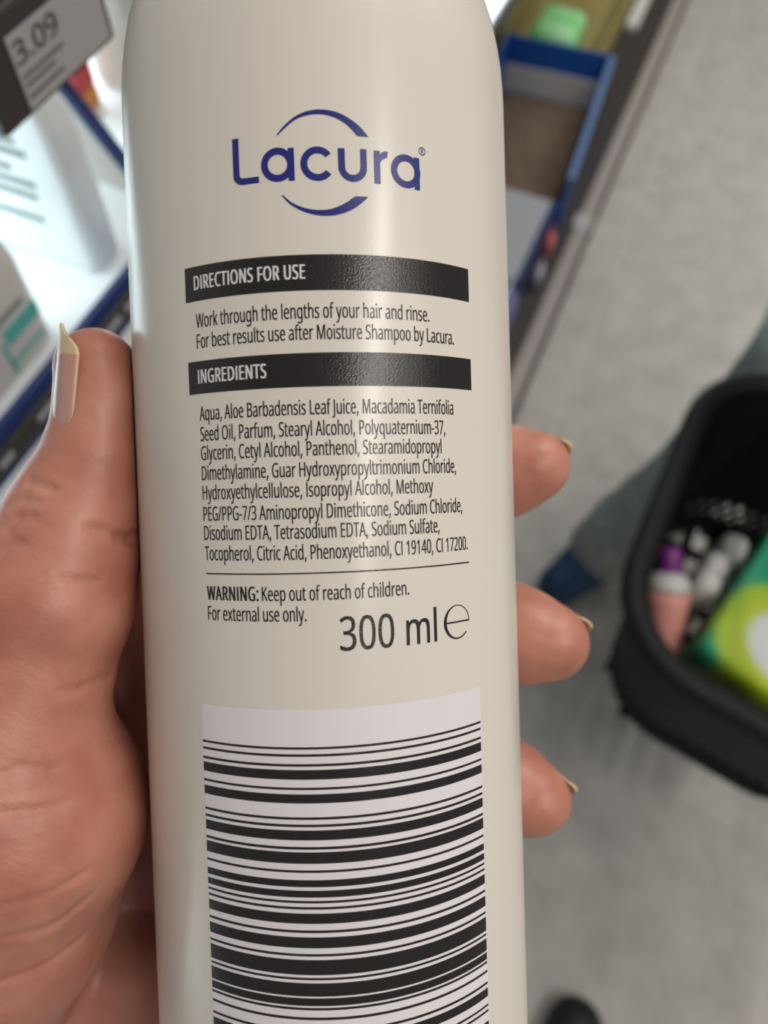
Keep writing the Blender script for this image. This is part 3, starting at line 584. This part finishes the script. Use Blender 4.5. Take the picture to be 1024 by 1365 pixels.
FG = [((-50, 4, 171, 10.5), (-12, 7, 177.5, 9.2), (11, 7.4, 168, 8.8), (20, 7.9, 162, 8.5), (25.5, 8.4, 159, 7.9), (30.6, 9.3, 156., 6.2)),
      ((-47, -22, 176, 11), (-10, -22, 178.5, 9.8), (12, -22.8, 168, 9.6), (22, -24, 161, 9.4), (28, -24.9, 157.5, 8.4), (33.4, -25.7, 154.5, 6.8)),
      ((-47, -48, 175, 10.5), (-10, -52, 178, 9.4), (11, -53.5, 168, 9.2), (20, -54.6, 161.5, 9.0), (25.5, -55.7, 158.5, 8.0), (30.6, -56.9, 155.6, 6.3)),
      ((-50, -72, 170, 9.5), (-16, -79, 175, 8.2), (3, -81, 170.5, 7.6), (16, -82, 163, 6.5))]
for f_ in FG: H.chain(f_, 5.)
# creases
def crease(pts, r=.7, k=1.2):
    for p, q in zip(pts, pts[1:]): H.cone(p, q, r, r, k, sub=True)
def surf_px(px, py, off=0.):
    """first hit of the view ray with the hand field"""
    for z in np.arange(102., 200., .25):
        p = P(px, py, z); i = np.round((p - H.lo) / H.h).astype(int)
        if (i < 0).any() or (i >= H.n).any(): continue
        if H.d[tuple(i)] <= 0: return P(px, py, z + off)
    return P(px, py, 130)
def crease_px(pts, r=.55, k=.9, off=-.25): crease([surf_px(*p, off) for p in pts], r, k)
CR = [[(191, 706), (178, 714), (160, 716), (140, 708), (120, 705)], [(188, 724), (172, 722), (158, 719)],
      [(8, 706), (22, 690), (40, 688), (60, 700)], [(14, 668), (30, 664), (48, 668)], [(38, 640), (52, 644), (70, 652)], [(2, 735), (16, 722), (30, 724)]]
for c_ in CR: crease_px(c_)
for c_ in ([(150, 902), (132, 908), (110, 918), (80, 925)], [(0, 1035), (30, 1022), (70, 1026), (100, 1012), (130, 990)], [(0, 1085), (50, 1080), (90, 1070)], [(0, 1310), (60, 1290), (110, 1250)],
           [(30, 780), (80, 772), (130, 776)], [(0, 1210), (60, 1196), (120, 1160)], [(0, 1255), (70, 1235), (125, 1195)]): crease_px(c_, .4, .9, -.50)
# the bottle wall presses the pads flat
sl, x, y, z = H.sub(H.lo, H.lo + H.h * (H.n - 1))
qx, qy, qz = x - A0[0], y - A0[1], z - A0[2]
tt = qx * T[0] + qy * T[1] + qz * T[2]
db = np.sqrt(np.maximum(qx * qx + qy * qy + qz * qz - tt * tt, 0)) - (RB + .12)
H.d = np.maximum(H.d, -db.astype(np.float32)); del qx, qy, qz, tt, db
pts, quads = H.mesh()
wl = W(wrist[:3])
hv = (R @ (pts.T / 1000.)).T + CAM - wl
hand = pymesh('hand', hv, quads, M_skin, None, True, True)
hand.location = wl
tag(hand, 'bare left hand with long thumbnail gripping the cream bottle', 'hand')

def nail(name, base, tip, normal, half_w, rad, over, th=.45, edge=True, narrow=.75):
    """curved nail plate: base/tip are points on the finger's back (mm), normal points out of the nail"""
    base = np.array(base, float); tip = np.array(tip, float); ax = tip - base; Ln = np.linalg.norm(ax); ax /= Ln
    nrm = np.array(normal, float); nrm -= ax * (nrm @ ax); nrm /= np.linalg.norm(nrm); wd = np.cross(ax, nrm)
    nu, nw = 22, 18; top, bot_ = [], []
    tot = Ln + over
    for i in range(nu + 1):
        t = i / nu; l = tot * t
        for j in range(nw + 1):
            s = -1 + 2 * j / nw
            wdt = half_w * (1 - .10 * (1 - min(1, t * 3)) ** 2)
            e = max(0., (t - .72) / .28); wdt *= math.sqrt(max(0., 1 - (e * (1 - .0)) ** 2 * (1 - narrow ** 2)))
            # rounded free edge and base
            ll = l - (s * s) * 2.2 * e + (s * s) * 2.6 * max(0, 1 - t * 4) 
            a = s * wdt / rad
            p = base + ax * ll + wd * rad * math.sin(a) + nrm * (rad * math.cos(a) - rad)
            top.append(p); bot_.append(p - (nrm * math.cos(a) + wd * math.sin(a)) * th)
    vs = top + bot_; n = len(top); c = nw + 1; fs = []; mi = []
    for i in range(nu):
        for j in range(nw):
            q = (i * c + j, i * c + j + 1, (i + 1) * c + j + 1, (i + 1) * c + j)
            fr = 1 if (i / nu) > Ln / tot * .97 else 0
            fs.append(q); mi.append(fr); fs.append(tuple(v + n for v in q[::-1])); mi.append(1)
    ring = [j for j in range(c)] + [i * c + nw for i in range(1, nu + 1)] + [nu * c + j for j in range(nw - 1, -1, -1)] + [i * c for i in range(nu - 1, 0, -1)]
    for a_, b_2 in zip(ring, ring[1:] + ring[:1]): fs.append((a_, b_2, b_2 + n, a_ + n)); mi.append(1)
    wv = [R @ (p / 1000.) + CAM - wl for p in vs]
    o = pymesh(name, wv, fs, M_nail, hand, True, True)
    o.data.materials.append(M_nailedge)
    for p, k in zip(o.data.polygons, mi): p.material_index = k
    return o
nail('thumbnail', P(66, 582, 122.6), P(76, 470, 121.8), (-.93, -.12, -.36), 6.6, 6.6, 4.6, .5, narrow=.5)
for c_, ax, nm, r0, r1, hw in (((30.6, 9.3, 156.), (.80, .12, -.58), (.46, .66, .60), 8.2, 6.3, 4.8), ((33.4, -25.7, 154.5), (.84, -.10, -.53), (.40, .74, .54), 8.8, 7.1, 6.0), ((30.6, -56.9, 155.6), (.80, -.16, -.57), (.44, .66, .61), 8.4, 6.6, 5.0)):
    c_, ax, nm = (np.array(q, float) for q in (c_, ax, nm)); ax /= np.linalg.norm(ax); nm -= ax * (nm @ ax); nm /= np.linalg.norm(nm)
    nail('fingernail', c_ - ax * 7.5 + nm * (r0 + .9), c_ + ax * 4.0 + nm * (r1 - .9), nm, hw, 6.6, 2.2, .5, narrow=.5)
# dark sleeve further down the forearm
M_sleeve = mottle(mat('sleeve_cloth', (.05, .05, .06), .9), (.04, .04, .05), (.06, .06, .07), 200)
bm = bmesh.new(); add_tube(bm, [W(p) - wl for p in ((-138, -160, 168), (-150, -173, 168), (-210, -240, 160), (-300, -340, 130))], [.030, .033, .038, .046], 28)
bm_obj('sleeve', bm, M_sleeve, hand, True)

# ================================================================== BASKET IN THE AISLE
M_bask = mat('black_basket_plastic', (.006, .006, .007), .6, spec=.3)
BX, BY, BZ = .582, .342, .31
bk = root('shopping_basket', (BX, BY, BZ), 'black plastic shopping basket with groceries carried above the grey floor', 'basket', rot=(0, 0, .08))
HX, HY, HH = .213, .194, .29
def ringat(f, out=0.):       # f: 0 bottom .. 1 rim
    q = rrect(HX - .036 * (1 - f) + out, HY - .036 * (1 - f) + out, .095 + out, 8)
    return [(x_ - .10 * (y_ + HY) * max(0, -x_ / HX), y_) for x_, y_ in q]     # the end walls are set a little askew
bm = bmesh.new()
def wall(bm, f0, f1, th=.004):
    a = [bm.verts.new((x_, y_, HH * f0)) for x_, y_ in ringat(f0)]; b = [bm.verts.new((x_, y_, HH * f1)) for x_, y_ in ringat(f1)]
    a2 = [bm.verts.new((x_, y_, HH * f0)) for x_, y_ in ringat(f0, -th)]; b2 = [bm.verts.new((x_, y_, HH * f1)) for x_, y_ in ringat(f1, -th)]
    n = len(a)
    for k in range(n):
        l = (k + 1) % n
        bm.faces.new((a[k], a[l], b[l], b[k])); bm.faces.new((a2[k], b2[k], b2[l], a2[l])); bm.faces.new((b[k], b[l], b2[l], b2[k])); bm.faces.new((a[k], a2[k], a2[l], a[l]))
wall(bm, .26, 1.0); wall(bm, 0, .10)
bm_obj('wall_band', bm, M_bask, bk)
bm = bmesh.new(); add_tube(bm, [(x_, y_, HH) for x_, y_ in ringat(1, .006)], .015, 10, True)
bm_obj('rim', bm, M_bask, bk, True)
bm = bmesh.new()
r0, r1 = ringat(.05, -.002), ringat(.29, -.002)
def resample(r_, n):
    L_ = [0]; 
    for i in range(len(r_)): L_.append(L_[-1] + math.dist(r_[i], r_[(i + 1) % len(r_)]))
    out = []
    for k in range(n):
        t = L_[-1] * k / n
        i = max(j for j in range(len(r_)) if L_[j] <= t + 1e-9); q = (t - L_[i]) / max(1e-9, L_[i + 1] - L_[i]); a, b = r_[i], r_[(i + 1) % len(r_)]
        out.append((a[0] + (b[0] - a[0]) * q, a[1] + (b[1] - a[1]) * q))
    return out
n_ = 64; q0, q1 = resample(r0, n_), resample(r1, n_)
for k in range(n_):
    add_tube(bm, [(*q0[k], HH * .05), (*q1[(k + 2) % n_], HH * .29)], .004, 5); add_tube(bm, [(*q0[k], HH * .05), (*q1[(k - 2) % n_], HH * .29)], .004, 5)
bm_obj('wall_lattice', bm, M_bask, bk)
bm = bmesh.new()
for k in range(9):
    y_ = -HY + .045 + (2 * HY - .09) * k / 8; e_ = .055 if k in (0, 8) else 0; add_box(bm, (-HX + .036 + e_, y_ - .008, 0), (HX - .036 - e_, y_ + .008, .006))
for k in range(8):
    x_ = -HX + .05 + (2 * HX - .1) * k / 7; e_ = .06 if k in (0, 7) else 0; add_box(bm, (x_ - .008, -HY + .036 + e_, 0), (x_ + .008, HY - .036 - e_, .006))
bm_obj('base_grid', bm, M_bask, bk)
bm = bmesh.new()
hp = [(HX * math.cos(a), .012, HH + .20 * math.sin(a) ** .8 if math.sin(a) > 0 else HH) for a in np.linspace(0, math.pi, 20)]
add_tube(bm, hp, .007, 8)
bm_obj('handle', bm, M_bask, bk, True)

# goods in the basket
M_dkgreen = mat('pack_green', (.02, .27, .13), .35)
M_lime = mat('pack_lime', (.42, .52, .02), .35)
M_packwhite = mat('pack_white', (.66, .66, .63), .4)
def green_pack():
    m = mat('nappy_pack_print', (.02, .3, .14), .35)
    tc = N(m, 'ShaderNodeTexCoord'); vm = N(m, 'ShaderNodeVectorMath', operation='LENGTH')
    mp = N(m, 'ShaderNodeMapping'); mp.inputs['Location'].default_value = (.056, .012, 0); mp.inputs['Scale'].default_value = (1, .85, 0)
    L(m, tc.outputs['Object'], mp.inputs['Vector']); L(m, mp.outputs['Vector'], vm.inputs[0])
    rp = N(m, 'ShaderNodeValToRGB'); cr_ = rp.color_ramp; cr_.interpolation = 'EASE'
    cr_.elements[0].position = .0; cr_.elements[0].color = (.60, .60, .57, 1)
    cr_.elements[1].position = 1.; cr_.elements[1].color = (.02, .30, .14, 1)
    for ps, c in ((.042, (.60, .60, .57, 1)), (.050, (.46, .52, .02, 1)), (.072, (.36, .50, .02, 1)), (.086, (.02, .30, .14, 1))):
        e = cr_.elements.new(ps); e.color = c
    L(m, vm.outputs['Value'], rp.inputs['Fac']); L(m, rp.outputs['Color'], bsdf(m).inputs['Base Color'])
    return m
gpk = root('wipes_pack', (.532, .337, .318), 'green pack with lime ring and white middle lying in the black basket', 'packet', rot=(0, 0, .30))
bm = bmesh.new(); add_loft(bm, [(0, .08, .055, .02, .035, 0), (.03, .10, .068, .012, .028, 0), (.175, .120, .076, .012, .006, 0), (.22, .120, .075, .012, 0, 0), (.228, .112, .066, .012, 0, 0)])
bm_obj('wrapper', bm, green_pack(), gpk, True)
tb = root('lotion_tube', (.487, .200, .395), 'pink bottle with white shoulder and purple cap standing in the basket corner', 'bottle')
tb.location = (.444, .218, .46); tb.rotation_euler = Vector((.80, -.29, .52)).to_track_quat('Z', 'Y').to_euler(); tb.scale = (.95, .95, .85)
bm = bmesh.new(); add_lathe(bm, [(.012, 0), (.018, .02), (.027, .09), (.028, .105)], 32); bm_obj('body', bm, mat('pink_plastic', (.78, .34, .29), .4), tb, True)
bm = bmesh.new(); add_lathe(bm, [(.028, .105), (.0275, .115), (.023, .128), (.014, .134)], 32); bm_obj('shoulder', bm, M_packwhite, tb, True)
bm = bmesh.new(); add_lathe(bm, [(.013, .132), (.0145, .134), (.0145, .168), (.012, .171)], 28); bm_obj('cap', bm, mat('purple_plastic', (.20, .025, .22), .4), tb, True)
for k, (px, py, lab) in enumerate(((952, 782, 'white lump of a packet beside the pink bottle in basket'), (972, 762, 'white lump of a packet at the left corner of green pack'), (1008, 742, 'white lump of a packet at the far side of green pack'))):
    p = atZ(px - 2, py - 8, .52)
    bm = bmesh.new(); add_loft(bm, [(0, .012, .012, .008, 0, 0), (.01, .018, .016, .009, 0, 0), (.195, .018, .016, .009, 0, 0), (.207, .010, .010, .008, 0, 0)])
    o = bm_obj('small_packet', bm, M_packwhite, None, True); o.location = (p[0], p[1] - (.002, .010, .022)[k], .318)
    tag(o, lab, 'packet', 'white packets in the basket')

# ================================================================== PERSON HOLDING THE BASKET, PHOTOGRAPHER'S SHOE
M_trous = mottle(mat('trouser_cloth', (.2, .22, .2), .9), (.21, .235, .215), (.30, .33, .31), 60)
M_navyshoe = mat('navy_shoe', (.012, .045, .115), .6)
M_top = mottle(mat('jumper_cloth', (.2, .2, .22), .9), (.16, .17, .18), (.22, .23, .24), 80)
M_hair = mat('hair', (.05, .03, .02), .6)
per = Field((.45, -.25, 0), (1.35, .85, 1.78), .008)
per.chain([(.98, .32, .93, .13), (1.0, .32, 1.12, .12), (1.0, .32, 1.32, .13), (.99, .32, 1.45, .06), (.98, .32, 1.5, .05)], .06)
per.ell((.96, .32, 1.62), (.095, .075, .12), .02)
per.ell((.862, .32, 1.61), (.018, .014, .022), .01)                        # nose
per.ell((.97, .243, 1.61), (.02, .01, .03), .006); per.ell((.97, .397, 1.61), (.02, .01, .03), .006)
per.cone((1.0, .17, 1.38), (1.0, .47, 1.38), .065, .065, .05)
per.chain([(1.0, .15, 1.38, .055), (.93, .10, 1.12, .045), (.74, .22, .92, .034), (.65, .30, .835, .026)], .02)
per.ell((.615, .305, .808), (.04, .022, .022), .012)
for k in range(4):
    xx = .565 + .02 * k
    per.chain([(xx + .012, .325, .806, .009), (xx, .318, .786, .008), (xx, .300, .785, .0075)], .004)
per.chain([(.62, .285, .812, .010), (.60, .288, .790, .008)], .004)
per.chain([(1.0, .49, 1.38, .055), (1.03, .56, 1.1, .043), (.98, .58, .86, .032), (.97, .58, .80, .03), (.96, .575, .72, .02)], .02)
LEG1 = [(.99, .27, .90, .095), (.955, .31, .64, .078), (.94, .297, .45, .060), (.93, .262, .28, .050), (.82, .152, .09, .04), (.76, .12, .04, .035)]
LEG2 = [(.99, .405, .90, .095), (.99, .44, .70, .078), (.985, .46, .50, .062), (1.0, .46, .28, .052), (1.02, .46, .09, .04), (.93, .45, .04, .035)]
per.chain(LEG1, .02); per.chain(LEG2, .02)
pv, pf = per.mesh()
pl = np.array([.95, .3, 0])
person = pymesh('person', pv - pl, pf, mat('person_skin', (.52, .30, .22), .5), None, True, True); person.location = pl
tag(person, 'person in grey green trousers and navy shoes standing behind the black basket', 'person')
tr = Field((.6, -.1, 0), (1.35, .75, 1.12), .007)
for lg in (LEG1, LEG2):
    l2 = [(p[0], p[1], p[2], r_) for p, r_ in zip(lg[:4], (p[3] + .022 for p in lg[:4]))]; a = lg[4]
    l2.append((a[0] - .012, a[1], .072, .066)); tr.chain(l2, .03)
tr.chain([(.98, .32, .93, .155), (1.0, .32, 1.0, .145)], .05)
# folds
for s_ in (0, 1):
    lg = (LEG1, LEG2)[s_]; b = lg[4]
    for zz, r_ in ((.13, .066), (.18, .064)):
        t = (zz - .09) / .19; c = [b[i] + (lg[3][i] - b[i]) * t for i in range(2)]
        tr.ell((c[0], c[1], zz), (r_, r_, .02), .02)
tv, tf = tr.mesh(); pymesh('trousers', tv - pl, tf, M_trous, person, True, True)
jm = Field((.6, -.1, .85), (1.35, .75, 1.6), .008)
jm.chain([(.99, .32, .98, .155), (1.0, .32, 1.12, .14), (1.0, .32, 1.34, .145), (.995, .32, 1.43, .075)], .06)
jm.cone((1.0, .17, 1.38), (1.0, .47, 1.38), .08, .08, .06)
jm.chain([(1.0, .15, 1.38, .07), (.93, .10, 1.12, .058), (.76, .205, .94, .045)], .03)
jm.chain([(1.0, .49, 1.38, .07), (1.03, .56, 1.1, .057), (.98, .58, .90, .043)], .03)
jv, jf = jm.mesh(); pymesh('jumper', jv - pl, jf, M_top, person, True, True)
hr = Field((.82, .2, 1.5), (1.1, .45, 1.8), .006)
hr.ell((.985, .32, 1.65), (.092, .085, .105), 0); hr.ell((1.01, .32, 1.58), (.07, .08, .10), .03)
hr_v, hr_f = hr.mesh(); pymesh('hair', hr_v - pl, hr_f, M_hair, person, True, True)
def shoe(ankle, toe_dir, ln, m, name='shoe', parent=None, off=(0, 0, 0)):
    a = np.array([ankle[0], ankle[1], 0.]); d = np.array([*toe_dir, 0.]); d /= np.linalg.norm(d)
    lo = np.minimum(a, a + d * ln) - .12; hi = np.maximum(a, a + d * ln) + .12; lo[2] = 0; hi[2] = .16
    S = Field(lo, hi, .004)
    q = lambda t, z, r_: (*(a + d * t)[:2], z, r_)
    S.chain([q(-.05, .045, .04), q(.02, .05, .045), q(.09, .042, .044), q(.15, .032, .040)], .02)
    S.chain([q(0, .05, .045), q(-.01, .10, .048)], .02)
    sl_, x_, y_, z_ = S.sub(S.lo, S.lo + S.h * (S.n - 1))
    S.d = np.maximum(S.d, (.006 - z_) + 0 * S.d)
    v, f_ = S.mesh(); o = pymesh(name, v - np.array(off), f_, m, parent, True, True)
    return o
shoe((.85, .178), (-.85, -.53), .2, M_navyshoe, 'shoe', person, pl)
shoe((1.03, .46), (-1, -.1), .2, M_navyshoe, 'shoe', person, pl)
M_blkshoe = mat('black_shoe', (.008, .008, .010), .6)
bs = shoe((-.105, .31), (1, .06), .2, M_blkshoe, 'shoe')
tag(bs, 'black shoe on the grey floor below the hand', 'shoe')

# ------------------------------------------------------------------ turn the mirrored measurements into the real place
S4 = Matrix(FLIP).to_4x4()
for o in SC.objects:
    if o.type == 'CAMERA': continue
    if o.type == 'MESH':
        me = o.data
        for v in me.vertices: v.co.y = -v.co.y
        me.flip_normals()
    o.matrix_basis = S4 @ o.matrix_basis @ S4
